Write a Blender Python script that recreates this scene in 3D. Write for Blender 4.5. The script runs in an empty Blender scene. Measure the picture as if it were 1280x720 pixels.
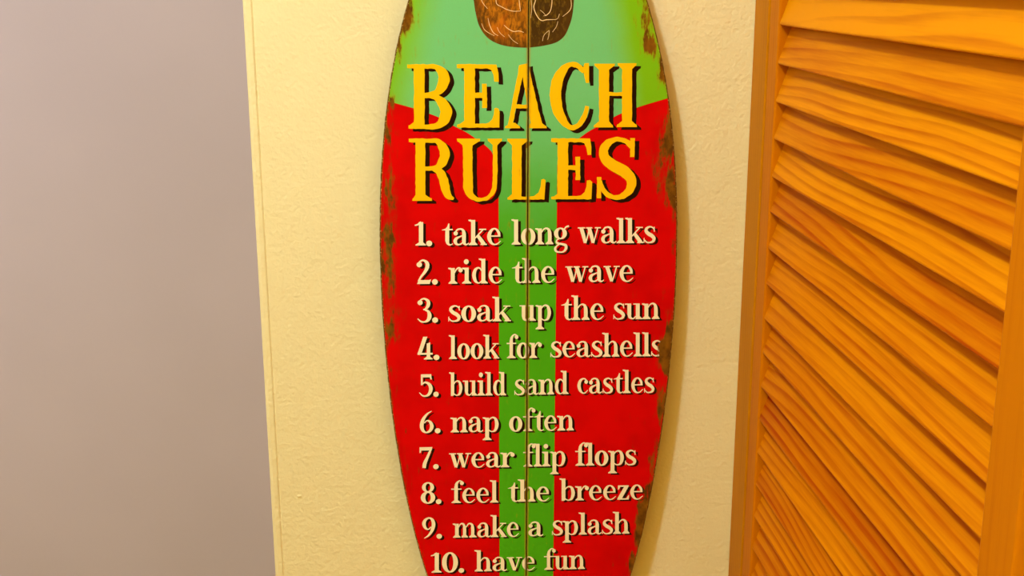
import bpy, bmesh, math, random
import numpy as np
from mathutils import Vector, Matrix, noise as mnoise
from mathutils.geometry import delaunay_2d_cdt

random.seed(7)
scene = bpy.context.scene
C = scene.collection

# ------------------------------------------------------------------ camera
# world: X right along the wall, Y into the wall, Z up; the lens is at the origin, 1.55 m above the floor
FPX = 1505.5                      # focal length in pixels of a 1280 px wide frame
PITCH, YAW, ROLL = 0.25603, 0.06967, -0.00233
cyw, syw, cp, sp = math.cos(YAW), math.sin(YAW), math.cos(PITCH), math.sin(PITCH)
FWD = Vector((syw * cp, cyw * cp, -sp))
RT0 = Vector((cyw, -syw, 0))
UP0 = RT0.cross(FWD)
RT = math.cos(ROLL) * RT0 + math.sin(ROLL) * UP0
UP = -math.sin(ROLL) * RT0 + math.cos(ROLL) * UP0
cam_data = bpy.data.cameras.new('camera')
cam_data.sensor_width = 36.0
cam_data.lens = FPX / 1280 * 36.0
cam_data.clip_start = 0.02
cam = bpy.data.objects.new('camera', cam_data)
C.objects.link(cam)
M3 = Matrix((RT, UP, -FWD)).transposed()
cam.matrix_world = M3.to_4x4()
scene.camera = cam

# ------------------------------------------------------------------ world, lamps, exposure
world = bpy.data.worlds.new('world')
scene.world = world
world.use_nodes = True
bg = world.node_tree.nodes['Background']
bg.inputs['Color'].default_value = (1.0, 0.69, 0.06, 1)
bg.inputs['Strength'].default_value = 1.25


def add_light(name, kind, loc, energy, color, **kw):
    d = bpy.data.lights.new(name, kind)
    d.energy = energy
    d.color = color
    for k, v in kw.items():
        setattr(d, k, v)
    o = bpy.data.objects.new(name, d)
    C.objects.link(o)
    o.location = loc
    return o


lamp = add_light('ceiling_lamp', 'POINT', (-0.53, 0.10, 1.06), 62.0, (0.74, 0.86, 0.92), shadow_soft_size=0.055)
hall = add_light('hall_daylight', 'AREA', (-1.9, 1.45, 0.25), 8.0, (0.80, 0.80, 1.0), shape='RECTANGLE', size=0.9, size_y=1.5)
hall.rotation_euler = (Vector((-0.75, 2.2, -0.2)) - hall.location).to_track_quat('-Z', 'Y').to_euler()

vs = scene.view_settings
vs.view_transform = 'Standard'
vs.look = 'None'
vs.gamma = 1.0
vs.use_curve_mapping = False
vs.exposure = 0.0

# ------------------------------------------------------------------ measures
WALL_Y = 1.20                     # front of the wall the sign hangs on
BOARD_T = 0.016                   # thickness of the planks
STAND = 0.012                     # battens hold them off the wall
BOARD_Y = WALL_Y - STAND - BOARD_T   # the painted face
DOOR_X = 0.3252                   # room side of the louvred door
FLOOR_Z = -1.55
CEIL_Z = 1.20


def sight(x, y):
    return RT * ((x - 640) / FPX) - UP * ((y - 360) / FPX) + FWD


def on_board(x, y):
    """a point of the painted face (X, Z) from its place in the 1280x720 frame"""
    r = sight(x, y)
    k = BOARD_Y / r.y
    return (r.x * k, r.z * k)


# ------------------------------------------------------------------ node helpers
class NT:
    def __init__(self, name):
        self.m = bpy.data.materials.new(name)
        self.m.use_nodes = True
        self.t = self.m.node_tree
        self.b = self.t.nodes['Principled BSDF']

    def n(self, typ, **kw):
        nd = self.t.nodes.new(typ)
        for k, v in kw.items():
            setattr(nd, k, v)
        return nd

    def put(self, sock, v):
        if hasattr(v, 'is_output'):
            self.t.links.new(v, sock)
        else:
            sock.default_value = v

    def math(self, op, a, b=None, c=None, clamp=False):
        nd = self.n('ShaderNodeMath', operation=op)
        nd.use_clamp = clamp
        for i, v in enumerate((a, b, c)):
            if v is not None:
                self.put(nd.inputs[i], v)
        return nd.outputs[0]

    def mix(self, f, a, b):
        nd = self.n('ShaderNodeMix', data_type='RGBA')
        self.put(nd.inputs[0], f)
        self.put(nd.inputs[6], a if hasattr(a, 'is_output') else (*a, 1))
        self.put(nd.inputs[7], b if hasattr(b, 'is_output') else (*b, 1))
        return nd.outputs[2]

    def noise(self, vec, scale, detail=4, rough=0.55, dist=0.0):
        nd = self.n('ShaderNodeTexNoise')
        self.put(nd.inputs['Vector'], vec)
        nd.inputs['Scale'].default_value = scale
        nd.inputs['Detail'].default_value = detail
        nd.inputs['Roughness'].default_value = rough
        nd.inputs['Distortion'].default_value = dist
        return nd.outputs['Fac']

    def ramp(self, f, lo, hi, a=0.0, b=1.0):
        nd = self.n('ShaderNodeMapRange')
        nd.interpolation_type = 'SMOOTHSTEP'
        self.put(nd.inputs[0], f)
        for i, v in enumerate((lo, hi, a, b)):
            self.put(nd.inputs[i + 1], v)
        return nd.outputs[0]

    def coord(self):
        return self.n('ShaderNodeTexCoord').outputs['Object']

    def sep(self, v):
        nd = self.n('ShaderNodeSeparateXYZ')
        self.put(nd.inputs[0], v)
        return nd.outputs

    def comb(self, x, y, z):
        nd = self.n('ShaderNodeCombineXYZ')
        for i, v in enumerate((x, y, z)):
            self.put(nd.inputs[i], v)
        return nd.outputs[0]

    def attr(self, name):
        return self.n('ShaderNodeAttribute', attribute_name=name)

    def bump(self, h, strength, dist):
        nd = self.n('ShaderNodeBump')
        nd.inputs['Strength'].default_value = strength
        nd.inputs['Distance'].default_value = dist
        self.put(nd.inputs['Height'], h)
        self.t.links.new(nd.outputs[0], self.b.inputs['Normal'])

    def done(self, col, rough=0.6, spec=0.3):
        self.put(self.b.inputs['Base Color'], col if hasattr(col, 'is_output') else (*col, 1))
        self.put(self.b.inputs['Roughness'], rough)
        self.b.inputs['Specular IOR Level'].default_value = spec
        return self.m


# ------------------------------------------------------------------ object helpers
def tag(o, label=None, cat=None, kind=None, group=None):
    for k, v in (('label', label), ('category', cat), ('kind', kind), ('group', group)):
        if v:
            o[k] = v
    return o


def link(name, bm, mats, parent=None, origin=(0, 0, 0), smooth=False):
    """one mesh object from bm (world coordinates), its origin at `origin`"""
    bmesh.ops.translate(bm, vec=-Vector(origin), verts=bm.verts)
    me = bpy.data.meshes.new(name)
    bm.to_mesh(me)
    bm.free()
    for m in (mats if isinstance(mats, (list, tuple)) else [mats]):
        me.materials.append(m)
    if smooth:
        for p in me.polygons:
            p.use_smooth = True
    o = bpy.data.objects.new(name, me)
    C.objects.link(o)
    if parent:
        o.parent = parent
    else:
        o.location = origin
    return o


def add_box(bm, x0, x1, y0, y1, z0, z1, bevel=0.0, seg=2):
    r = bmesh.ops.create_cube(bm, size=1.0)
    vv = r['verts']
    for v in vv:
        v.co = Vector((x0 + (v.co.x + .5) * (x1 - x0), y0 + (v.co.y + .5) * (y1 - y0), z0 + (v.co.z + .5) * (z1 - z0)))
    if bevel:
        ed = list({e for v in vv for e in v.link_edges})
        bmesh.ops.bevel(bm, geom=ed, offset=bevel, segments=seg, affect='EDGES', profile=0.5)


def catmull(pts, n=8):
    """smooth path through points of any dimension"""
    P = [np.array(p, float) for p in pts]
    if len(P) < 3:
        return [P[0] + (P[1] - P[0]) * t for t in np.linspace(0, 1, n + 1)]
    Q = [2 * P[0] - P[1]] + P + [2 * P[-1] - P[-2]]
    out = []
    for i in range(1, len(Q) - 2):
        p0, p1, p2, p3 = Q[i - 1:i + 3]
        for k in range(n):
            t = k / n
            out.append(0.5 * (2 * p1 + (p2 - p0) * t + (2 * p0 - 5 * p1 + 4 * p2 - p3) * t * t + (3 * p1 - p0 - 3 * p2 + p3) * t ** 3))
    out.append(P[-1])
    return out


# ------------------------------------------------------------------ the setting
def mat_wall(name, col, bump=0.35):
    t = NT(name)
    co = t.coord()
    a = t.noise(co, 230, 2, 0.5)
    b = t.noise(co, 62, 3, 0.5)
    h = t.math('ADD', a, t.math('MULTIPLY', b, 1.2))
    t.bump(h, bump, 0.0022)
    tone = t.noise(co, 3.0, 2)
    c = t.mix(t.ramp(tone, 0.3, 0.7), col, tuple(v * 0.96 for v in col))
    return t.done(c, 0.75, 0.15)


M_wall = mat_wall('cream_orange_peel_paint', (0.86, 0.78, 0.50), 0.48)
M_hall = mat_wall('hall_wall_paint', (0.56, 0.52, 0.70), 0.05)


def mat_floor():
    t = NT('floor_wood')
    co = t.coord()
    x, y, z = t.sep(co)
    g = t.noise(t.comb(t.math('MULTIPLY', x, 14), t.math('MULTIPLY', y, 1.5), 0.0), 3, 5)
    return t.done(t.mix(g, (0.32, 0.16, 0.05), (0.18, 0.08, 0.02)), 0.45, 0.3)


CORNER = -0.1745
bm = bmesh.new()
# the front of the wall with a rounded outside corner, then its thickness going back into the hall
prof = [(0.95, WALL_Y)]
prof += [(CORNER + 0.0105, WALL_Y), (CORNER + 0.0095, WALL_Y + 0.0003), (CORNER + 0.0080, WALL_Y - 0.0010), (CORNER + 0.004, WALL_Y - 0.0012), (CORNER + 0.0014, WALL_Y - 0.0004),
         (CORNER + 0.0003, WALL_Y + 0.0012), (CORNER, WALL_Y + 0.004), (CORNER, WALL_Y + 0.13), (0.95, WALL_Y + 0.13)]
lo = [bm.verts.new((x, y, FLOOR_Z)) for x, y in prof]
hi = [bm.verts.new((x, y, CEIL_Z)) for x, y in prof]
for i in range(len(prof)):
    j = (i + 1) % len(prof)
    bm.faces.new((lo[i], lo[j], hi[j], hi[i]))
bm.faces.new(lo)
bm.faces.new(hi[::-1])
# a dried drip of paint near the corner
for px, py, s in ((374, 620, 0.0022), (351, 676, 0.0013)):
    r = sight(px, py)
    k = WALL_Y / r.y
    rr = bmesh.ops.create_icosphere(bm, subdivisions=2, radius=s)
    for v in rr['verts']:
        v.co = Vector((r.x * k + v.co.x * 1.2, WALL_Y + v.co.y * 0.7, r.z * k + v.co.z * 0.7))
bmesh.ops.recalc_face_normals(bm, faces=bm.faces)
tag(link('wall_back', bm, M_wall), kind='structure')

bm = bmesh.new()
add_box(bm, -3.0, 0.95, 2.2, 2.3, FLOOR_Z, CEIL_Z)
tag(link('wall_hall', bm, M_hall), kind='structure')
bm = bmesh.new()
add_box(bm, -3.2, 1.05, -1.2, 2.3, FLOOR_Z - 0.05, FLOOR_Z)
tag(link('floor', bm, mat_floor()), kind='structure')
bm = bmesh.new()
add_box(bm, -1.7, -1.6, -1.2, 1.05, FLOOR_Z, CEIL_Z)  # unseen wall, added with dark paint to hold ambient light off the door
tag(link('wall_left_blocker', bm, mat_wall('left_blocker_paint', (0.42, 0.30, 0.16), 0.1)), kind='structure')
bm = bmesh.new()
add_box(bm, -3.2, 1.05, -1.2, 2.3, CEIL_Z, CEIL_Z + 0.05)
tag(link('ceiling', bm, mat_wall('ceiling_paint', (0.80, 0.70, 0.50), 0.1)), kind='structure')
bm = bmesh.new()
add_box(bm, 0.95, 1.05, -1.2, 1.33, FLOOR_Z, CEIL_Z)
add_box(bm, DOOR_X + 0.10, 0.95, WALL_Y - 0.70, WALL_Y - 0.66, FLOOR_Z, CEIL_Z)
tag(link('wall_closet', bm, M_wall), kind='structure')
bm = bmesh.new()
add_box(bm, DOOR_X + 0.04, DOOR_X + 0.10, -1.2, WALL_Y - 0.62, FLOOR_Z, CEIL_Z)
add_box(bm, DOOR_X + 0.005, DOOR_X + 0.10, WALL_Y - 0.62, WALL_Y, 0.453, CEIL_Z)
tag(link('wall_right', bm, M_wall), kind='structure')


# ------------------------------------------------------------------ the louvred door
def mat_wood(name, along, light, dark, freq=4.2, late_k=0.44, per_piece=True, rough=0.4):
    """pine under an orange varnish; `along` is the axis the grain runs on"""
    t = NT(name)
    x, y, z = t.sep(t.coord())
    if per_piece:
        at = t.attr('piece')
        r = at.outputs['Fac']
    else:
        r = 0.37
    off = t.math('MULTIPLY', r, 37.0)
    u, v = (y, z) if along == 'Y' else (z, y)
    lon = t.math('ADD', t.math('MULTIPLY', u, 2.4), off)
    acr = t.math('ADD', t.math('MULTIPLY', v, 9.0), t.math('MULTIPLY', off, 1.7))
    f = t.noise(t.comb(lon, acr, t.math('ADD', t.math('MULTIPLY', x, 9.0), off)), 1.0, 1.5, 0.35)
    tilt = t.math('MULTIPLY', u, t.math('MULTIPLY', t.math('SUBTRACT', r, 0.5), 0.9))
    rings = t.math('ADD', t.math('MULTIPLY', f, freq), t.math('ADD', t.math('MULTIPLY', v, t.math('ADD', 70.0, t.math('MULTIPLY', t.math('FRACT', t.math('MULTIPLY', r, 5.7)), 95.0))), t.math('MULTIPLY', tilt, 4.0)))
    fr = t.math('FRACT', rings)
    late = t.math('MULTIPLY', t.ramp(fr, 0.35, 0.86), t.ramp(fr, 1.0, 0.88))
    late = t.math('MULTIPLY', late, t.ramp(t.noise(t.comb(t.math('MULTIPLY', u, 3.0), t.math('MULTIPLY', v, 45.0), off), 1.0, 1), 0.25, 0.65, 0.25, 1.0))
    soft = t.noise(t.comb(t.math('MULTIPLY', u, 5.0), t.math('MULTIPLY', v, 60.0), off), 1.0, 3)
    fib = t.noise(t.comb(t.math('MULTIPLY', u, 22.0), t.math('MULTIPLY', v, 620.0), off), 1.0, 2)
    k = t.math('ADD', t.math('MULTIPLY', late, late_k), t.math('MULTIPLY', t.math('SUBTRACT', soft, 0.5), 0.8))
    k = t.math('ADD', k, t.math('MULTIPLY', t.math('SUBTRACT', fib, 0.5), 0.4))
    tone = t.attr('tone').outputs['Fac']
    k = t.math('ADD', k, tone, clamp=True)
    c = t.mix(k, light, dark)
    return t.done(c, rough, 0.03)


M_slat = mat_wood('varnished_pine_slat', 'Y', (0.76, 0.275, 0.001), (0.36, 0.034, 0.0003))
M_stile = mat_wood('varnished_pine_stile', 'Z', (0.60, 0.185, 0.001), (0.44, 0.09, 0.0005), 3.0, 0.22)
M_jamb = mat_wood('varnished_pine_jamb', 'Z', (0.56, 0.205, 0.002), (0.38, 0.10, 0.001), 3.0, 0.25)


def set_piece(o, vals, tones=None):
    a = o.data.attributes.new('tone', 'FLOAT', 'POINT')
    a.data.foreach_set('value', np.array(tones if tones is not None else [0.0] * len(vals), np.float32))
    a = o.data.attributes.new('piece', 'FLOAT', 'POINT')
    a.data.foreach_set('value', np.array(vals, np.float32))


DOOR_TOP, DOOR_BOT = 0.45, FLOOR_Z + 0.015
DY0, DY1 = 0.5975, 1.1475            # free end, hinge end
DT = 0.030
door = bpy.data.objects.new('door_1', None)
C.objects.link(door)
door.location = (DOOR_X, DY1, DOOR_BOT)
tag(door, 'varnished orange pine louvred closet door at right angles to the wall beside the sign', 'door', 'structure')
OR = tuple(door.location)
Y_SL0, Y_SL1 = 0.6395, 1.1165        # opening for the slats

for y0, y1, rnd in ((DY0, Y_SL0, 0.21), (Y_SL1, DY1, 0.64)):
    bm = bmesh.new()
    add_box(bm, DOOR_X, DOOR_X + DT, y0, y1, DOOR_BOT, DOOR_TOP, 0.0022, 3)
    o = link('stile', bm, M_stile, door, OR)
    set_piece(o, [rnd] * len(o.data.vertices))
for z0, z1, rnd in ((DOOR_BOT, DOOR_BOT + 0.19, 0.33), (DOOR_TOP - 0.10, DOOR_TOP, 0.81)):
    bm = bmesh.new()
    add_box(bm, DOOR_X, DOOR_X + DT, Y_SL0, Y_SL1, z0, z1, 0.0015, 2)
    o = link('rail', bm, M_slat, door, OR)
    set_piece(o, [rnd] * len(o.data.vertices))

PITCHZ = 0.03528
Z_FIRST = -0.0468                    # lower lip of the uppermost slat whose end is in view
TILT = math.radians(19.0)
SW, ST = 0.0475, 0.0046
bm = bmesh.new()
vals, tones = [], []
# tone per slat
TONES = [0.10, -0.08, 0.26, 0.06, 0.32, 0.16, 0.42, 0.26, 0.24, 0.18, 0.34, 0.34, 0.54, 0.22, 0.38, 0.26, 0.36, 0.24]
zs = []
k = -11
while True:
    z = Z_FIRST - k * PITCHZ
    if z < DOOR_BOT + 0.20:
        break
    if z + SW < DOOR_TOP - 0.08:
        zs.append((k, z))
    k += 1
# cross-section of a slat (offset out of the room, height), front lip rounded
sec = [(0.0010, 0.0), (0.0003, 0.0007), (0.0, 0.0018), (0.0, SW - 0.0015), (0.0010, SW), (ST - 0.001, SW), (ST, SW - 0.001), (ST, 0.0012), (ST - 0.0012, 0.0)]
ct, st = math.cos(TILT), math.sin(TILT)
sec = [(a * ct + h * st, h * ct - a * st) for a, h in sec]
NS = 8
rng = random.Random(3)
for k, z in zs:
    rnd = rng.random()
    dz = rng.uniform(-0.0006, 0.0006)
    rows = []
    for i in range(NS + 1):
        y = Y_SL0 + 0.0006 + (Y_SL1 - Y_SL0 - 0.0012) * i / NS
        rows.append([bm.verts.new((DOOR_X + 0.0004 + a, y, z + dz + h)) for a, h in sec])
    vals += [rnd] * ((NS + 1) * len(sec))
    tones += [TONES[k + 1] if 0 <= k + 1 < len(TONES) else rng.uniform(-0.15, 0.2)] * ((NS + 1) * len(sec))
    m = len(sec)
    for i in range(NS):
        for j in range(m):
            bm.faces.new((rows[i][j], rows[i][(j + 1) % m], rows[i + 1][(j + 1) % m], rows[i + 1][j]))
    bm.faces.new(rows[0])
    bm.faces.new(rows[-1][::-1])
bmesh.ops.recalc_face_normals(bm, faces=bm.faces)
o = link('louver_slats', bm, M_slat, door, OR)
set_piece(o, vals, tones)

# the wooden jamb strip between the wall and the door
bm = bmesh.new()
add_box(bm, DOOR_X - 0.0005, DOOR_X + 0.05, DY1 + 0.003, WALL_Y, FLOOR_Z, CEIL_Z, 0.0018, 3)
o = tag(link('trim_1', bm, M_jamb), kind='structure')
set_piece(o, [0.47] * len(o.data.vertices))

# ------------------------------------------------------------------ the sign: outline and paint
SEAM_A, SEAM_B = on_board(660.8, 0), on_board(658.0, 720)


def seam_x(z):
    f = (z - SEAM_B[1]) / (SEAM_A[1] - SEAM_B[1])
    return SEAM_B[0] + f * (SEAM_A[0] - SEAM_B[0])


LEFT_PX = [(510.5, 0), (503, 27), (496.5, 54), (486.5, 108), (481, 147), (477.6, 187), (475.8, 225), (475.0, 275), (475.6, 330), (477.8, 385), (481.0, 440), (486.0, 490), (492.5, 540), (501.0, 590), (508.5, 625), (517, 660), (525, 692), (532.5, 719)]
RIGHT_PX = [(809.5, 0), (820, 38), (827.5, 75), (834, 107), (840, 150), (843.6, 187), (845.8, 225), (847, 275), (846.2, 330), (843.8, 385), (840, 430), (835.5, 480), (828.5, 530), (819, 595), (809.5, 640), (799.5, 680), (789.5, 719)]


def fit_side(pts, sign):
    P = [on_board(*p) for p in pts]
    z = np.array([p[1] for p in P])
    w = np.array([sign * (p[0] - seam_x(p[1])) for p in P])
    return np.polyfit(z, w, 4)


FL, FR = fit_side(LEFT_PX, -1), fit_side(RIGHT_PX, 1)
Z_HI, Z_LO = on_board(660, 0)[1], on_board(660, 720)[1]


def half_w(fit, z):
    """half width of the board; beyond the measured span a rounded nose and a narrowing tail"""
    if z > Z_HI:
        w, s = np.polyval(fit, Z_HI), np.polyval(np.polyder(fit), Z_HI)
        L = 0.235
        t = min((z - Z_HI) / L, 1.0)
        return max((w + s * L * t * 0.9) * math.sqrt(max(1 - t ** 2.6, 0)), 0.0)
    if z < Z_LO:
        w, s = np.polyval(fit, Z_LO), np.polyval(np.polyder(fit), Z_LO)
        L = 0.17
        t = min((Z_LO - z) / L, 1.0)
        return max((w - s * L * t * 0.95) * math.sqrt(max(1 - t ** 3.0, 0)), 0.0)
    return float(np.polyval(fit, z))


def in_frame_px(x, z):
    p = Vector((x, BOARD_Y, z))
    w = p.dot(FWD)
    return 640 + FPX * p.dot(RT) / w, 360 - FPX * p.dot(UP) / w


# worn places of the paint: centre (from the photograph), radii, strength
WORN = [(508, 20, 9, 26, .55), (500, 55, 6, 20, .25), (812, 58, 9, 14, .75), (806, 25, 8, 30, .45), (828, 92, 5, 14, .7), (838, 165, 7, 26, .55), (828, 190, 11, 36, .30),
        (840, 240, 7, 28, .55), (822, 225, 14, 30, .26), (832, 437, 9, 15, 1.1), (838, 418, 5, 20, .8), (835, 455, 8, 12, .9), (826, 505, 6, 26, .55), (815, 590, 6, 30, .4), (806, 640, 9, 18, .9), (801, 668, 7, 22, .7),
        (790, 706, 6, 16, .5), (487, 235, 9, 26, .50), (486, 300, 8, 30, .50), (487, 350, 8, 34, .42), (488, 410, 10, 22, .42), (508, 398, 6, 12, .15), (484, 160, 8, 25, .35), (492, 130, 5, 14, .3)]


def wear_at(x, z):
    px, py = in_frame_px(x, z)
    s = -1 if x < seam_x(z) else 1
    d = half_w(FL if s < 0 else FR, z) - abs(x - seam_x(z))     # metres to the rim
    w = 0.22 * math.exp(-d / 0.0030) + 0.15 * math.exp(-d / 0.014)
    for cx, cz, rx, rz, a in WORN:
        q = ((px - cx) / rx) ** 2 + ((py - cz) / rz) ** 2
        if q < 9:
            w += 1.3 * a * math.exp(-q)
    return w, d


def paint_attrs(o, origin):
    n = len(o.data.vertices)
    co = np.zeros(n * 3, np.float32)
    o.data.vertices.foreach_get('co', co)
    co = co.reshape(-1, 3)
    w, d = np.zeros(n, np.float32), np.zeros(n, np.float32)
    for i in range(n):
        w[i], d[i] = wear_at(co[i, 0] + origin[0], co[i, 2] + origin[2])
    for nm, arr in (('worn', w), ('rim', d)):
        a = o.data.attributes.new(nm, 'FLOAT', 'POINT')
        a.data.foreach_set('value', arr)


SIGN_O = (seam_x(Z_LO - 0.17), WALL_Y, Z_LO - 0.17)


def paint_nodes(t):
    """object coordinates, wear mask and seam distance shared by everything painted on the board"""
    co = t.coord()
    x, y, z = t.sep(co)
    slope = (SEAM_A[0] - SEAM_B[0]) / (SEAM_A[1] - SEAM_B[1])
    x0 = seam_x(SIGN_O[2]) - SIGN_O[0]
    dx = t.math('SUBTRACT', x, t.math('ADD', t.math('MULTIPLY', z, slope), x0))
    adx = t.math('ABSOLUTE', dx)
    streak = t.noise(t.comb(t.math('MULTIPLY', x, 260), 0.0, t.math('MULTIPLY', z, 55)), 1.0, 5, 0.65)
    blot = t.noise(t.comb(t.math('MULTIPLY', x, 90), 0.3, t.math('MULTIPLY', z, 60)), 1.0, 6, 0.6)
    nz = t.math('ADD', t.math('MULTIPLY', t.math('SUBTRACT', streak, 0.5), 1.9), t.math('MULTIPLY', t.math('SUBTRACT', blot, 0.5), 1.1))
    w = t.math('ADD', t.attr('worn').outputs['Fac'], nz)
    bare = t.ramp(w, 0.42, 0.72)
    rub = t.ramp(w, 0.20, 0.62)
    seam = t.ramp(t.math('ADD', adx, t.math('MULTIPLY', t.math('SUBTRACT', streak, 0.5), 0.0022)), 0.0030, 0.0008)
    return dict(co=co, x=x, z=z, dx=dx, adx=adx, bare=bare, rub=rub, seam=seam, streak=streak, blot=blot, w=w)


def mat_board():
    t = NT('board_paint')
    p = paint_nodes(t)
    # the green field ends in a curved V that runs into a straight stripe
    vpts = [(592.5, 171.8), (582.5, 165.2), (566, 156.8), (549, 147), (536, 141.8), (517.5, 135.6), (488.8, 127.6)]
    cur = [(abs(on_board(*q)[0] - seam_x(on_board(*q)[1])), on_board(*q)[1] - SIGN_O[2]) for q in vpts]
    cur = [(abs(on_board(622.0, 206)[0] - seam_x(on_board(622.0, 206)[1])), on_board(622.0, 206)[1] - SIGN_O[2]),
           (abs(on_board(614, 189)[0] - seam_x(on_board(614, 189)[1])), on_board(614, 189)[1] - SIGN_O[2])] + cur
    zlo, zhi = cur[0][1] - 0.01, cur[-1][1] + 0.01
    fc = t.n('ShaderNodeFloatCurve')
    cv = fc.mapping.curves[0]
    MAXU = 0.17
    cv.points[0].location = (0.0, 0.0)
    cv.points[1].location = (1.0, 1.0)
    for u, zz in cur:
        cv.points.new(u / MAXU, (zz - zlo) / (zhi - zlo))
    fc.mapping.update()
    t.put(fc.inputs['Value'], t.math('DIVIDE', p['adx'], MAXU))
    bound = t.math('ADD', t.math('MULTIPLY', fc.outputs[0], zhi - zlo), zlo)
    upper = t.ramp(t.math('SUBTRACT', p['z'], bound), -0.0002, 0.0002)
    hw = on_board(695.6, 300)[0] - on_board(623.4, 300)[0]
    stripe = t.ramp(p['adx'], hw / 2 + 0.0002, hw / 2 - 0.0002)
    green_m = t.math('MAXIMUM', upper, stripe)
    cloth = t.noise(t.comb(t.math('MULTIPLY', p['x'], 900), 0.0, t.math('MULTIPLY', p['z'], 900)), 1.0, 2)
    cloud = t.noise(p['co'], 22, 3)
    # airbrushed green: cooler in the middle of the nose, lime towards the rim and down the stripe
    rimv = t.math('SUBTRACT', t.attr('rim').outputs['Fac'], t.math('MULTIPLY', t.math('MAXIMUM', p['dx'], 0.0), 0.22))
    cool = t.ramp(t.math('ADD', p['z'], t.math('MULTIPLY', t.math('SUBTRACT', cloud, 0.5), 0.08)), zlo - 0.09, zhi + 0.02)
    green = t.mix(cool, (0.070, 0.42, 0.008), (0.17, 0.58, 0.23))
    green = t.mix(t.ramp(t.math('ADD', rimv, t.math('MULTIPLY', t.math('SUBTRACT', cloud, 0.5), 0.012)), -0.004, 0.040), (0.20, 0.52, 0.008), green)
    red = t.mix(t.ramp(cloud, 0.35, 0.7), (0.67, 0.0008, 0.001), (0.56, 0.0006, 0.001))
    paint = t.mix(green_m, red, green)
    paint = t.mix(t.math('MULTIPLY', t.math('SUBTRACT', cloth, 0.35), 0.16, clamp=True), paint, (0.22, 0.02, 0.0))
    rubc = t.mix(green_m, (0.36, 0.03, 0.004), (0.33, 0.30, 0.008))
    paint = t.mix(t.math('MULTIPLY', p['rub'], 0.60), paint, rubc)
    wood = t.mix(t.ramp(p['blot'], 0.3, 0.7), (0.26, 0.10, 0.006), (0.09, 0.035, 0.004))
    paint = t.mix(p['bare'], paint, wood)
    paint = t.mix(t.math('MULTIPLY', p['seam'], 0.75), paint, (0.36, 0.24, 0.02))
    grit = t.noise(p['co'], 650, 2)
    edge = t.mix(t.ramp(grit, 0.56, 0.64), (0.12, 0.055, 0.005), (0.62, 0.42, 0.14))
    paint = t.mix(t.ramp(t.attr('rim').outputs['Fac'], 0.0019, 0.0009), paint, edge)
    t.bump(t.math('ADD', t.math('MULTIPLY', cloth, 0.4), p['w']), 0.12, 0.0006)
    return t.done(paint, 0.6, 0.03)


def mat_ink(name, col, speck):
    t = NT(name)
    p = paint_nodes(t)
    sp_ = t.noise(t.comb(t.math('MULTIPLY', p['x'], 420), 0.0, t.math('MULTIPLY', p['z'], 330)), 1.0, 2)
    c = t.mix(t.ramp(sp_, 0.70, 0.80, 0.0, 0.6), col, speck)
    wood = t.mix(t.ramp(p['blot'], 0.3, 0.7), (0.26, 0.10, 0.006), (0.09, 0.035, 0.004))
    c = t.mix(t.math('MULTIPLY', p['rub'], 0.22), c, (0.40, 0.20, 0.03))
    c = t.mix(p['bare'], c, wood)
    c = t.mix(t.math('MULTIPLY', p['seam'], 0.7), c, (0.30, 0.15, 0.01))
    return t.done(c, 0.6, 0.04)


def mat_rim():
    t = NT('worn_board_edge')
    co = t.coord()
    a = t.noise(co, 400, 3)
    return t.done(t.mix(t.ramp(a, 0.5, 0.75), (0.20, 0.09, 0.012), (0.55, 0.36, 0.10)), 0.8, 0.1)


M_board = mat_board()
M_rim = mat_rim()
M_yellow = mat_ink('yellow_paint', (0.96, 0.55, 0.002), (0.50, 0.22, 0.0))
M_cream = mat_ink('cream_paint', (0.94, 0.86, 0.68), (0.55, 0.36, 0.12))
M_dark = mat_ink('dark_brown_paint', (0.018, 0.005, 0.001), (0.03, 0.008, 0.002))

sign = bpy.data.objects.new('surfboard_sign', None)
C.objects.link(sign)
sign.location = SIGN_O
tag(sign, 'wooden surfboard sign painted red and green with BEACH RULES lettering hanging on the cream wall', 'sign')

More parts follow.
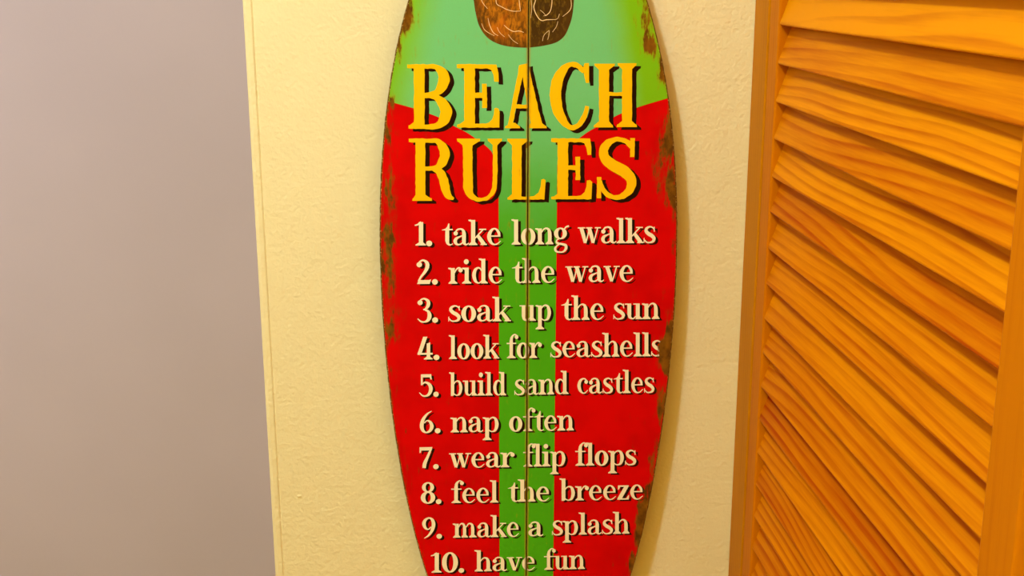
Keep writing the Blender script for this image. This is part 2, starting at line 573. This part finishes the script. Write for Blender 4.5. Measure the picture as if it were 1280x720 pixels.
Z_TOP, Z_BOT = Z_HI + 0.2345, Z_LO - 0.1695
GAP = 0.0005
for fit, s in ((FL, -1), (FR, 1)):
    bm = bmesh.new()
    # rows along the board, columns from the seam to the rim; both long edges eased over
    n = 330
    zsr = [Z_BOT + (Z_TOP - Z_BOT) * i / n for i in range(n + 1)]
    us = [0.0, 0.0008, 0.0018] + [None] * 40 + [0.0014, 0.0006, 0.0]
    rows = []
    for i, z in enumerate(zsr):
        W = max(half_w(fit, z), 0.006) + 0.00035 * (mnoise.noise(Vector((s * 7.0, z * 330, 0.5))))
        cols = [(GAP, BOARD_Y + 0.0007), (GAP + 0.0002, BOARD_Y + 0.0002), (GAP + 0.0006, BOARD_Y)]
        for j in range(1, 40):
            cols.append((GAP + 0.0006 + (W - 0.0014 - GAP - 0.0012) * j / 40, BOARD_Y))
        cols += [(W - 0.0014, BOARD_Y), (W - 0.0004, BOARD_Y + 0.0005), (W, BOARD_Y + 0.0018), (W, BOARD_Y + BOARD_T), (GAP, BOARD_Y + BOARD_T)]
        rows.append([bm.verts.new((seam_x(z) + s * u, yy, z)) for u, yy in cols])
    m = len(rows[0])
    for i in range(n):
        for j in range(m):
            f = bm.faces.new((rows[i][j], rows[i][(j + 1) % m], rows[i + 1][(j + 1) % m], rows[i + 1][j]))
            f.material_index = 1 if j >= m - 3 else 0
    for r in (rows[0], rows[-1][::-1]):
        f = bm.faces.new(r)
        f.material_index = 1
    bmesh.ops.recalc_face_normals(bm, faces=bm.faces)
    o = link('plank', bm, [M_board, M_rim], sign, SIGN_O)
    tag(o, 'left plank of the surfboard' if s < 0 else 'right plank of the surfboard')
    paint_attrs(o, SIGN_O)

for zc in (Z_HI - 0.02, Z_LO + 0.10):
    bm = bmesh.new()
    add_box(bm, seam_x(zc) - 0.075, seam_x(zc) + 0.075, WALL_Y - STAND, WALL_Y, zc - 0.02, zc + 0.02, 0.002, 2)
    link('batten', bm, M_rim, sign, SIGN_O)

# ------------------------------------------------------------------ lettering
# A shape is a list of quads in flat coordinates.


def stroke(pts, n=7, jag=0.0, seed=0):
    """a brush stroke: points (x, y, width)"""
    P = catmull(pts, n)
    L, R_ = [], []
    for i, p in enumerate(P):
        a, b = P[max(i - 1, 0)], P[min(i + 1, len(P) - 1)]
        d = np.array([b[0] - a[0], b[1] - a[1]])
        d = d / (np.hypot(*d) + 1e-9)
        nrm = np.array([-d[1], d[0]])
        h = max(p[2] if jag else (p[2] * 0.84 if p[2] < 15 else 12.6 + (p[2] - 15) * 0.82), 0.5) / 2
        ja = jag * mnoise.noise(Vector((p[0] * .19, p[1] * .19, seed + 1.0))) if jag else 0
        jb = jag * mnoise.noise(Vector((p[0] * .19, p[1] * .19, seed + 9.0))) if jag else 0
        L.append(p[:2] + nrm * (h + ja))
        R_.append(p[:2] - nrm * (h + jb))
    return [[L[i], L[i + 1], R_[i + 1], R_[i]] for i in range(len(P) - 1)]


def quad(x0, y0, x1, y1):
    return [[(x0, y0), (x1, y0), (x1, y1), (x0, y1)]]


def poly(*pts):
    return [list(pts)]


def dot(cx, cy, r, n=16):
    return [[(cx + r * math.cos(2 * math.pi * k / n), cy + r * math.sin(2 * math.pi * k / n)) for k in range(n)]]


def ring(cx, cy, rx, ry, ix, iy, n=28, slant=0.0):
    out = []
    for k in range(n):
        q = []
        for kk, (a, b) in ((k, (rx, ry)), (k + 1, (rx, ry)), (k + 1, (ix, iy)), (k, (ix, iy))):
            th = 2 * math.pi * kk / n
            y = b * math.sin(th)
            q.append((cx + a * math.cos(th) + slant * y, cy + y))
        out.append(q)
    return out


def foot(x0, x1, cx0, cx1, y=0, h=8, up=True):
    """a bracketed slab serif from x0 to x1 under (or over) a stem cx0..cx1"""
    s = 1 if up else -1
    return [[(x0, y), (x1, y), (x1, y + s * h * .8), (x0, y + s * h * .8)],
            [(x0 + 2, y + s * h * .8), (x1 - 2, y + s * h * .8), (cx1, y + s * h * 2.2), (cx0, y + s * h * 2.2)]]


def flag(x, cx0, y, w=16):
    """the flag serif at the head of a stem"""
    return [[(x, y), (cx0 + 2, y), (cx0 + 2, y - 16), (cx0 - 2, y - 12), (x, y - 7)]]


def stem(a, b, y0, y1):
    return quad(a + 1.2, y0, b - 1.2, y1)


def bowl_r(x, base=0):      # a bowl to the right of a stem whose right side is at x
    return stroke([(x - 4, 74 + base, 9), (x + 10, 90 + base, 10), (x + 27, 95 + base, 12), (x + 43, 82 + base, 22), (x + 50, 50 + base, 28), (x + 43, 18 + base, 22), (x + 27, 4 + base, 11), (x + 10, 5 + base, 9), (x - 4, 16 + base, 8)])


G = {}


def glyph(ch, adv, *shapes):
    G[ch] = (adv, [q for s in shapes for q in s])


glyph('a', 98, stroke([(15, 76, 8), (27, 92, 11), (46, 97, 11), (62, 89, 18), (68, 68, 27), (68, 22, 27), (73, 8, 18), (85, 4, 10), (97, 13, 6)]), dot(18, 71, 13),
      stroke([(62, 58, 8), (42, 51, 10), (22, 40, 20), (15, 24, 26), (22, 9, 18), (36, 4, 11), (52, 9, 9), (64, 22, 8)]))
glyph('b', 102, stem(10, 37, 6, 150), flag(-3, 10, 152), bowl_r(36), poly((10, 6), (37, 6), (30, 0), (12, -2)))
glyph('c', 84, stroke([(74, 82, 7), (60, 94, 10), (44, 96, 11), (26, 82, 22), (17, 52, 28), (25, 22, 24), (42, 5, 12), (60, 5, 9), (79, 22, 6)]), dot(68, 76, 13))
glyph('d', 104, stem(61, 88, 0, 150), flag(46, 61, 152), foot(61, 102, 61, 88, 0, 8),
      stroke([(66, 74, 9), (54, 91, 10), (40, 95, 12), (24, 82, 22), (16, 50, 28), (24, 18, 22), (40, 4, 11), (54, 6, 9), (66, 18, 8)]))
glyph('e', 92, quad(24, 49, 84, 57), stroke([(77, 51, 16), (74, 72, 20), (62, 90, 15), (47, 97, 10), (30, 88, 18), (17, 62, 27), (17, 38, 27), (28, 14, 20), (46, 3, 11), (64, 6, 9), (86, 24, 5)]))
glyph('f', 72, stem(22, 48, 0, 112), stroke([(35, 108, 26), (38, 128, 22), (48, 144, 13), (60, 150, 10), (74, 144, 10)]), dot(73, 134, 13), quad(3, 90, 70, 98), foot(5, 66, 22, 48))
glyph('g', 94, ring(42, 64, 40, 35, 14, 27), stroke([(32, 32, 9), (20, 24, 9), (18, 12, 14), (30, 4, 16), (52, 0, 16), (74, -8, 20), (76, -26, 20), (62, -44, 12), (40, -48, 10), (16, -42, 14), (10, -26, 17), (20, -10, 10), (36, 0, 9)]),
      stroke([(66, 90, 9), (78, 103, 11), (94, 107, 14)]))
glyph('h', 110, stem(12, 39, 0, 150), flag(-3, 12, 152), foot(-1, 52, 12, 39), stroke([(36, 72, 9), (50, 90, 10), (66, 96, 12), (80, 86, 20), (86, 62, 27), (86, 0, 27)]), foot(60, 109, 73, 100))
glyph('i', 58, stem(15, 42, 0, 97), flag(0, 15, 97), dot(26, 133, 15.5), foot(0, 57, 15, 42))
glyph('k', 106, stem(12, 39, 0, 150), flag(-3, 12, 152), foot(-2, 51, 12, 39), stroke([(36, 40, 9), (60, 66, 9), (86, 93, 9)]), quad(62, 90, 104, 97), stroke([(52, 58, 22), (70, 34, 27), (92, 4, 27)]), quad(70, 0, 108, 8))
glyph('l', 57, stem(15, 42, 0, 150), flag(0, 15, 152), foot(1, 56, 15, 42))
glyph('m', 162, stem(12, 39, 0, 95), flag(-3, 12, 97), foot(-1, 50, 12, 39), stroke([(36, 70, 9), (48, 90, 10), (60, 96, 12), (72, 88, 18), (78, 64, 26), (78, 0, 26)]), foot(56, 102, 65, 91),
      stroke([(88, 70, 9), (102, 90, 10), (114, 96, 12), (128, 88, 18), (134, 64, 26), (134, 0, 26)]), foot(110, 161, 121, 147))
glyph('n', 110, stem(12, 39, 0, 95), flag(-3, 12, 97), foot(-1, 52, 12, 39), stroke([(36, 72, 9), (50, 90, 10), (66, 96, 12), (80, 86, 20), (86, 62, 27), (86, 0, 27)]), foot(60, 109, 73, 100))
glyph('o', 92, ring(46, 48, 44, 51, 17, 42))
glyph('p', 104, stem(12, 39, -52, 94), flag(-3, 12, 97), foot(-3, 54, 12, 39, -53), bowl_r(38))
glyph('r', 84, stem(12, 39, 0, 95), flag(-3, 12, 97), foot(-1, 54, 12, 39), stroke([(36, 66, 9), (48, 86, 10), (62, 96, 11), (76, 92, 10)]), dot(74, 82, 13.5))
glyph('s', 78, stroke([(68, 82, 8), (56, 93, 10), (40, 97, 11), (22, 88, 18), (18, 72, 24), (32, 56, 27), (52, 44, 27), (66, 28, 25), (61, 11, 18), (42, 3, 11), (22, 5, 10), (5, 22, 6)]), poly((64, 96), (71, 97), (71, 66), (65, 70)), poly((3, 2), (8, 2), (8, 32), (3, 28)))
glyph('t', 68, stem(22, 48, 24, 98), poly((22, 98), (48, 98), (48, 130), (42, 130), (34, 110)), poly((3, 90), (68, 90), (68, 98), (22, 99), (3, 93)), stroke([(35, 28, 26), (38, 14, 22), (46, 5, 14), (56, 3, 9), (69, 10, 6)]))
glyph('u', 110, stem(13, 40, 26, 97), quad(-1, 90, 20, 97), stroke([(26.5, 30, 27), (30, 14, 23), (42, 5, 13), (54, 5, 10), (70, 20, 8)]), stem(67, 94, 0, 97), quad(52, 90, 70, 97), foot(67, 109, 67, 94))
glyph('v', 92, stroke([(18, 95, 27), (34, 48, 27), (47, 4, 22)]), stroke([(78, 94, 9), (64, 46, 9), (50, 2, 10)]), quad(-2, 90, 42, 97), quad(60, 90, 96, 97))
glyph('w', 136, stroke([(18, 95, 27), (32, 48, 27), (43, 4, 22)]), stroke([(68, 92, 9), (58, 46, 9), (46, 2, 10)]), stroke([(66, 95, 27), (80, 48, 27), (91, 4, 22)]), stroke([(120, 94, 9), (106, 46, 9), (94, 2, 10)]), quad(-2, 90, 42, 97), quad(48, 90, 86, 97), quad(102, 90, 138, 97))
glyph('z', 84, quad(8, 87, 78, 97), poly((8, 97), (8, 66), (16, 72), (24, 90)), poly((50, 90), (78, 90), (34, 8), (4, 8)), quad(4, 0, 78, 9), poly((78, 0), (81, 32), (73, 26), (62, 8)))
glyph('1', 68, stem(26, 53, 0, 140), stroke([(4, 120, 8), (22, 126, 12), (40, 140, 14)]), foot(8, 68, 26, 53))
glyph('2', 90, stroke([(12, 122, 9), (24, 138, 12), (42, 144, 13), (62, 128, 25), (64, 104, 27), (52, 76, 21), (28, 44, 14), (14, 16, 14)]), dot(18, 118, 16), poly((5, 0), (78, 0), (86, 28), (74, 24), (14, 24)))
glyph('3', 86, dot(18, 120, 15), stroke([(12, 124, 9), (26, 140, 11), (44, 144, 13), (64, 128, 23), (64, 102, 24), (50, 82, 15), (36, 77, 8)]), stroke([(44, 77, 10), (64, 66, 18), (72, 42, 28), (66, 16, 24), (46, 2, 12), (24, 4, 12), (4, 22, 5)]))
glyph('4', 94, poly((36, 144), (60, 144), (26, 36), (4, 36)), quad(4, 30, 90, 42), poly((56, 0), (76, 0), (76, 108), (56, 100)), foot(40, 90, 56, 76))
glyph('5', 88, poly((14, 142), (76, 142), (80, 108), (72, 108), (66, 122), (14, 122)), quad(12, 72, 23, 140), stroke([(16, 76, 10), (40, 90, 14), (66, 74, 24), (74, 46, 28), (64, 16, 22), (44, 2, 13), (22, 5, 11), (3, 24, 5)]))
SIX = stroke([(72, 141, 5), (46, 122, 13), (24, 88, 23), (15, 48, 27), (22, 16, 22), (42, 2, 12), (64, 14, 20), (74, 40, 26), (66, 68, 20), (48, 80, 10), (30, 64, 8)])
glyph('6', 90, SIX)
glyph('9', 90, [[(88 - x, 141 - y) for x, y in q] for q in SIX])
glyph('7', 86, poly((4, 142), (82, 142), (78, 120), (14, 120), (12, 106), (4, 104)), stroke([(73, 128, 14), (52, 74, 20), (36, 34, 27), (32, 4, 26)]))
glyph('8', 90, ring(45, 110, 36, 35, 14, 26), ring(45, 40, 43, 42, 16, 32))
glyph('0', 100, ring(50, 71, 48, 73, 20, 62))
glyph('.', 36, dot(18, 12, 17))


def union(quads):
    """the same area as one layer of triangles without overlaps"""
    vs_, fs_ = [], []
    for q in quads:
        fs_.append(list(range(len(vs_), len(vs_) + len(q))))
        ar = sum(q[i][0] * q[(i + 1) % len(q)][1] - q[(i + 1) % len(q)][0] * q[i][1] for i in range(len(q)))
        vs_ += [Vector(p[:2]) for p in (q if ar > 0 else q[::-1])]
    vo, eo, fo_, ov, oe, of = delaunay_2d_cdt(vs_, [], fs_, 1, 1e-4)
    return [[(vo[i].x, vo[i].y) for i in f] for f, src in zip(fo_, of) if src]


def flat_mesh(name, layers, parent, mats, label=None, cut=True):
    """layers: (quads in frame coordinates, height above the board, material index); cut along the seam of the two planks"""
    bm = bmesh.new()
    for quads, hgt, mi in layers:
        cache = {}
        for q in union(quads):
            vv = []
            for p in q:
                if p not in cache:
                    x, z = on_board(*p)
                    cache[p] = bm.verts.new((x, BOARD_Y - hgt, z))
                vv.append(cache[p])
            try:
                f = bm.faces.new(vv)
            except ValueError:
                continue
            f.material_index = mi
            f.normal_update()
            if f.normal.y > 0:
                f.normal_flip()
    if cut:
        d = Vector((SEAM_A[0] - SEAM_B[0], 0, SEAM_A[1] - SEAM_B[1])).normalized()
        nrm = Vector((d.z, 0, -d.x))
        for s in (-1, 1):
            c0 = Vector((SEAM_A[0], BOARD_Y, SEAM_A[1])) + nrm * s * (GAP + 0.0002)
            bmesh.ops.bisect_plane(bm, geom=bm.verts[:] + bm.edges[:] + bm.faces[:], plane_co=c0, plane_no=nrm)
        kill = [f for f in bm.faces if abs((f.calc_center_median() - Vector((SEAM_A[0], 0, SEAM_A[1]))).dot(nrm)) < GAP + 0.0001]
        bmesh.ops.delete(bm, geom=kill, context='FACES')
    o = link(name, bm, mats, parent, SIGN_O)
    if label:
        o['label'] = label
    paint_attrs(o, SIGN_O)
    return o


def set_word(txt, x0, y0, x1, y1, em):
    """quads of a word between x0 and x1 with its baseline from y0 to y1; em = frame px of one glyph unit in height"""
    lo_, hi_, pen, place = 1e9, -1e9, 0.0, []
    for ch in txt:
        adv, qs = G[ch]
        for q in qs:
            for p in q:
                lo_, hi_ = min(lo_, p[0] + pen), max(hi_, p[0] + pen)
        place.append((pen, qs))
        pen += adv
    k = (x1 - x0) / (hi_ - lo_)
    out = []
    for pen, qs in place:
        for q in qs:
            out.append([(x0 + (p[0] + pen - lo_) * k, y0 + (y1 - y0) * ((p[0] + pen - lo_) * k) / (x1 - x0) - p[1] * em) for p in q])
    return out


# every rule: pieces of writing with their extent and baseline, and the height of an ascender
RULES = [
    (31.6, [('1.', 518.3, 306.9, 540.2, 306.7), ('take', 552.4, 306.7, 626.2, 306), ('long', 639.3, 305.8, 711.3, 305), ('walks', 722.3, 304.4, 819.5, 303.6)]),
    (31.0, [('2.', 520.7, 355, 547.3, 354.7), ('ride', 560.3, 354.6, 627.5, 354), ('the', 640, 353.8, 693.3, 353.2), ('wave', 706.7, 352.8, 791.5, 352)]),
    (30.6, [('3.', 521.7, 402.7, 547.6, 402.4), ('soak', 560.4, 402, 638.7, 401.4), ('up', 649.3, 401.2, 688.7, 400.6), ('the', 701.6, 400, 754.7, 399.5), ('sun', 766.7, 399.2, 824.3, 398.6)]),
    (29.8, [('4.', 522, 449.4, 549.3, 449), ('look', 561, 448.8, 624, 448), ('for', 633.3, 447.8, 677.3, 447.2), ('seashells', 688, 446.6, 828, 445)]),
    (29.2, [('5.', 524, 495.4, 548.4, 495), ('build', 561.3, 494.6, 632.7, 494), ('sand', 643, 493.8, 710.7, 492.4), ('castles', 721.7, 492, 818, 490.9)]),
    (28.8, [('6.', 524.7, 541, 550.7, 540.6), ('nap', 563, 540.4, 623.3, 539.8), ('often', 636.3, 539.2, 717.3, 537.8)]),
    (28.5, [('7.', 524.4, 585.8, 548.4, 585.4), ('wear', 561.3, 584.8, 643.3, 583.8), ('flip', 654, 583.3, 706.7, 582.4), ('flops', 719, 582, 795.3, 581.2)]),
    (27.8, [('8.', 526, 629.4, 551.8, 629), ('feel', 564, 628.7, 623, 628), ('the', 635, 627.2, 686.7, 626.4), ('breeze', 699.3, 625.8, 803.7, 624)]),
    (27.5, [('9.', 527.7, 672.8, 552.5, 672.4), ('make', 566, 672, 648.7, 670.8), ('a', 660.4, 670.3, 679.3, 670), ('splash', 690, 669, 786.7, 666.8)]),
    (26.5, [('10.', 538.4, 715.8, 580.2, 715), ('have', 593, 714.2, 668.7, 712.8), ('fun', 680, 712.2, 730.9, 711)]),
]
for asc, words in RULES:
    em = asc / 151.0
    qs = []
    for w in words:
        qs += set_word(*w, em)
    sh = [[(x + 3.3 * em / 0.2, y + 2.0 * em / 0.2) for x, y in q] for q in qs]
    txt = ' '.join(w[0] for w in words)
    flat_mesh('lettering', [(sh, 0.00012, 1), (qs, 0.00024, 0)], sign, [M_cream, M_dark], 'cream lettering reading ' + txt)


# the two words of the heading, hand painted capitals
def T(ox, oy):
    return lambda *pts: [(ox + p[0] / 8, oy + p[1] / 8) + tuple(v / 8 for v in p[2:]) for p in pts]


T2, T3, T4, T5, T7 = T(500, 60), T(650, 70), T(500, 165), T(650, 165), T(470, 100)
JAG = 0.75
_s = [0]


def S(tf, *pts):
    _s[0] += 3
    return stroke(tf(*pts), 7, JAG, _s[0])


def SL(tf, x, y0, y1, w, lean=0.0):
    """an upright painted stem"""
    n = 9
    _s[0] += 3
    return stroke(tf(*[(x + lean * i / n, y0 + (y1 - y0) * i / n, w) for i in range(n + 1)]), 2, JAG, _s[0])


def SF(tf, x0, x1, c0, c1, y, h, d):
    """serif slab with brackets; d = +1 under a stem (brackets upward), -1 on top of it"""
    a = tf((x0, y), (x1, y), (x1 - 6, y - d * h), (x0 + 6, y - d * h))
    b = tf((x0 + 10, y - d * h * .9), (x1 - 10, y - d * h * .9), (c1, y - d * h * 2.3), (c0, y - d * h * 2.3))
    return [list(a), list(b)]


beach = []
# B
beach += SL(T2, 192, 165, 800, 108)
beach += S(T2, (72, 184, 38), (160, 183, 42), (260, 184, 44), (350, 188, 50), (415, 235, 90), (440, 310, 112), (412, 392, 100), (355, 452, 60), (240, 472, 48))
beach += S(T2, (240, 474, 50), (340, 484, 56), (415, 540, 95), (460, 625, 118), (440, 715, 105), (370, 778, 66), (240, 789, 42), (150, 790, 36), (85, 788, 30))
beach += [T2((95, 775), (150, 730), (150, 800), (84, 803))]
# E
beach += SL(T2, 695, 165, 790, 108)
beach += S(T2, (568, 183, 38), (640, 181, 42), (760, 183, 42), (880, 184, 42), (965, 186, 42))
beach += [T2((880, 168), (965, 168), (984, 250), (988, 338), (942, 336), (935, 270), (912, 220), (870, 203))]
beach += S(T2, (740, 472, 50), (790, 472, 52), (830, 474, 60))
beach += SL(T2, 843, 357, 600, 48, 4)
beach += S(T2, (570, 778, 30), (650, 776, 40), (760, 776, 40), (880, 776, 40), (990, 776, 38))
beach += [T2((993, 795), (996, 640), (985, 605), (960, 597), (942, 605), (938, 665), (922, 712), (888, 745), (830, 765), (760, 772)), T2((585, 770), (645, 725), (660, 790), (580, 792))]
# A
beach += S(T2, (1218, 175, 60), (1190, 330, 52), (1150, 520, 46), (1120, 680, 46), (1098, 780, 48))
beach += S(T3, (42, 80, 76), (70, 220, 86), (105, 400, 95), (140, 570, 104), (170, 690, 110))
beach += S(T3, (-70, 505, 40), (0, 504, 38), (80, 504, 38), (120, 506, 36))
beach += SF(T3, -152, 2, -80, -50, 722, 24, 1)
beach += SF(T3, 70, 268, 112, 215, 722, 24, 1)
# C
beach += S(T3, (640, 160, 46), (600, 115, 54), (555, 88, 52), (500, 86, 48), (440, 128, 78), (382, 225, 108), (354, 370, 114), (372, 520, 108), (420, 630, 86), (480, 700, 54), (545, 714, 50), (610, 660, 52), (652, 580, 46), (672, 500, 42))
beach += [T3((645, 72), (690, 70), (690, 268), (658, 270), (640, 190), (630, 120))]
# H
beach += SL(T3, 840, 78, 710, 102)
beach += SL(T3, 1070, 76, 708, 100)
beach += SF(T3, 742, 950, 786, 892, 76, 26, -1) + SF(T3, 735, 932, 786, 892, 714, 26, 1)
beach += SF(T3, 975, 1166, 1020, 1120, 72, 26, -1) + SF(T3, 965, 1170, 1020, 1120, 710, 26, 1)
beach += S(T3, (880, 380, 38), (960, 380, 36), (1040, 380, 38))
rules = []
# R
rules += SL(T4, 204, 68, 680, 98)
rules += S(T4, (88, 84, 34), (170, 84, 40), (280, 85, 40), (370, 92, 50), (425, 150, 90), (449, 222, 104), (420, 305, 92), (360, 358, 54), (240, 366, 40))
rules += S(T4, (330, 366, 40), (395, 400, 76), (435, 480, 88), (455, 570, 84), (485, 640, 66), (538, 668, 22))
rules += SF(T4, 122, 322, 155, 255, 688, 26, 1)
# U
rules += S(T4, (676, 75, 98), (677, 200, 96), (678, 330, 94), (680, 460, 95), (682, 560, 98), (705, 628, 70), (760, 668, 42), (820, 676, 34), (880, 655, 38), (932, 590, 44), (950, 480, 46), (952, 300, 46), (950, 80, 48))
rules += SF(T4, 568, 802, 628, 724, 66, 30, -1) + SF(T4, 875, 1022, 928, 975, 66, 28, -1)
# L
rules += SL(T4, 1168, 68, 665, 96)
rules += SF(T4, 1072, 1282, 1120, 1216, 66, 30, -1)
rules += S(T5, (-125, 664, 24), (-40, 660, 30), (60, 660, 30), (160, 660, 30), (242, 660, 30))
rules += [T5((244, 674), (256, 480), (236, 468), (212, 476), (206, 545), (185, 605), (140, 640), (60, 650)), T5((-120, 655), (-80, 620), (-70, 665), (-125, 672))]
# E
rules += SL(T5, 428, 64, 665, 106)
rules += S(T5, (312, 82, 34), (400, 82, 40), (500, 82, 38), (600, 82, 38), (698, 84, 38))
rules += [T5((600, 66), (700, 66), (714, 150), (712, 228), (676, 230), (664, 160), (642, 112), (598, 98))]
rules += S(T5, (470, 355, 44), (520, 356, 44), (570, 358, 50))
rules += SL(T5, 576, 247, 480, 46, 4)
rules += S(T5, (312, 660, 26), (400, 656, 32), (500, 656, 32), (620, 656, 32), (714, 656, 32))
rules += [T5((714, 672), (722, 500), (700, 480), (668, 485), (664, 545), (646, 600), (610, 632), (520, 650)), T5((325, 655), (378, 615), (390, 668), (315, 672))]
# S
rules += S(T5, (1118, 150, 50), (1085, 110, 56), (1030, 82, 50), (960, 74, 48), (885, 105, 70), (838, 180, 92), (852, 265, 102), (940, 338, 112), (1050, 400, 116), (1112, 480, 100), (1104, 560, 86), (1040, 632, 62), (955, 655, 46), (880, 628, 50), (830, 575, 46), (798, 490, 42))
rules += SL(T5, 1126, 60, 250, 44, -4)
rules += SL(T5, 790, 450, 662, 42)
for qs, word in ((beach, 'BEACH'), (rules, 'RULES')):
    qs = [[tuple(p[:2]) for p in q] for q in qs]
    sh = [[(x + 5.6, y + 3.6) for x, y in q] for q in qs]
    flat_mesh('lettering', [(sh, 0.00012, 1), (qs, 0.00024, 0)], sign, [M_yellow, M_dark], 'large yellow heading word ' + word)


# ------------------------------------------------------------------ the painted coconut
def mat_coconut():
    t = NT('coconut_paint')
    p = paint_nodes(t)
    hair = t.noise(t.comb(t.math('MULTIPLY', p['x'], 300), 0.0, t.math('MULTIPLY', p['z'], 120)), 1.0, 5, 0.65, 0.6)
    big = t.noise(t.comb(t.math('MULTIPLY', p['x'], 60), 0.0, t.math('MULTIPLY', p['z'], 45)), 1.0, 3)
    warm = t.mix(t.ramp(hair, 0.35, 0.68), (0.13, 0.045, 0.002), (0.52, 0.18, 0.005))
    warm = t.mix(t.ramp(big, 0.45, 0.7, 0, .5), warm, (0.62, 0.14, 0.002))
    dark = t.mix(t.ramp(hair, 0.45, 0.75), (0.055, 0.024, 0.002), (0.20, 0.11, 0.008))
    side = t.ramp(t.math('ADD', p['dx'], t.math('MULTIPLY', t.math('SUBTRACT', big, 0.5), 0.004)), -0.001, 0.0022)
    c = t.mix(side, warm, dark)
    low = t.ramp(t.math('ADD', p['z'], t.math('MULTIPLY', t.math('SUBTRACT', big, .5), 0.03)), 0.0, 1.0)
    rimd = t.attr('shell_rim').outputs['Fac']
    c = t.mix(t.math('MULTIPLY', t.ramp(t.math('ADD', rimd, t.math('MULTIPLY', t.math('SUBTRACT', hair, 0.5), 0.012)), 0.013, 0.0), 0.8), c, (0.08, 0.035, 0.003))
    c = t.mix(t.math('MULTIPLY', p['seam'], 0.6), c, (0.40, 0.20, 0.01))
    return t.done(c, 0.55, 0.1)


SHELL = [(592, 0), (594.5, 16), (599.3, 33), (608.7, 46.5), (620.7, 54), (634, 57.8), (648.7, 59.4), (662, 59.4), (679.3, 57.2), (695.3, 53), (705.5, 45), (711.3, 33.3), (715.3, 20), (717.3, 0), (716.5, -24), (708, -52), (690, -72), (660, -80), (628, -74), (604, -54), (594, -26)]
out = [tuple(p) for p in catmull(SHELL + [SHELL[0]], 5)[:-1]]
cx, cy = 655, -8
NR = 14
rings = [[(cx + (x - cx) * k / NR, cy + (y - cy) * k / NR) for x, y in out] for k in range(NR + 1)]
qs = []
m = len(out)
for k in range(NR):
    for i in range(m):
        j = (i + 1) % m
        qs.append([rings[k][i], rings[k][j], rings[k + 1][j], rings[k + 1][i]] if k else [rings[0][0], rings[1][j], rings[1][i]])
M_coco = mat_coconut()
coco = flat_mesh('painted_coconut', [(qs, 0.00012, 0)], sign, M_coco, 'brown coconut painted above the heading')
pb = np.array([on_board(*p) for p in out])
a = coco.data.attributes.new('shell_rim', 'FLOAT', 'POINT')
vals = [float(np.min(np.hypot(pb[:, 0] - (v.co.x + SIGN_O[0]), pb[:, 1] - (v.co.z + SIGN_O[2])))) for v in coco.data.vertices]
a.data.foreach_set('value', np.array(vals, np.float32))

FIB = [[(235, -60), (240, 0), (260, 40), (295, 80)], [(372, -60), (375, 0), (385, 40), (430, 65), (480, 90), (540, 105), (605, 103)], [(586, -40), (592, 0), (598, 60), (605, 100)],
       [(300, 170), (315, 235), (350, 305), (395, 335)], [(240, 220), (265, 275), (310, 310), (360, 335)], [(450, 235), (490, 270), (540, 295), (590, 290), (635, 303)],
       [(385, 255), (410, 305), (455, 345)], [(490, 325), (530, 375), (580, 410)], [(748, -60), (745, 0), (730, 60), (740, 110), (770, 165), (805, 193), (850, 185), (935, 183)],
       [(900, -60), (900, 0), (895, 60), (880, 110), (850, 140), (820, 150)], [(790, 95), (820, 120), (845, 150)], [(1076, -60), (1078, 0), (1080, 60), (1060, 105), (1000, 155)],
       [(705, -40), (705, 0), (710, 80), (700, 170)], [(870, 285), (825, 330), (810, 385)], [(875, 285), (870, 330), (860, 370)], [(955, 200), (940, 250), (905, 300)], [(970, 130), (955, 170), (930, 185)]]
fq = []
WID = [6, 7, 7, 7, 6, 8, 5, 4, 9, 8, 5, 7, 5, 5, 5, 4, 4]
for pts, w in zip(FIB, WID):
    n = len(pts)
    fq += stroke([(570 + x / 7.5, y / 7.5, (w * (0.45 if i in (0, n - 1) else 1.0)) / 7.5) for i, (x, y) in enumerate(pts)], 6)
M_fib = mat_ink('fibre_paint', (0.88, 0.66, 0.34), (0.60, 0.36, 0.10))
fo = flat_mesh('fibre_strokes', [(fq, 0.0002, 0)], coco, M_fib, 'pale fibre strokes on the coconut')
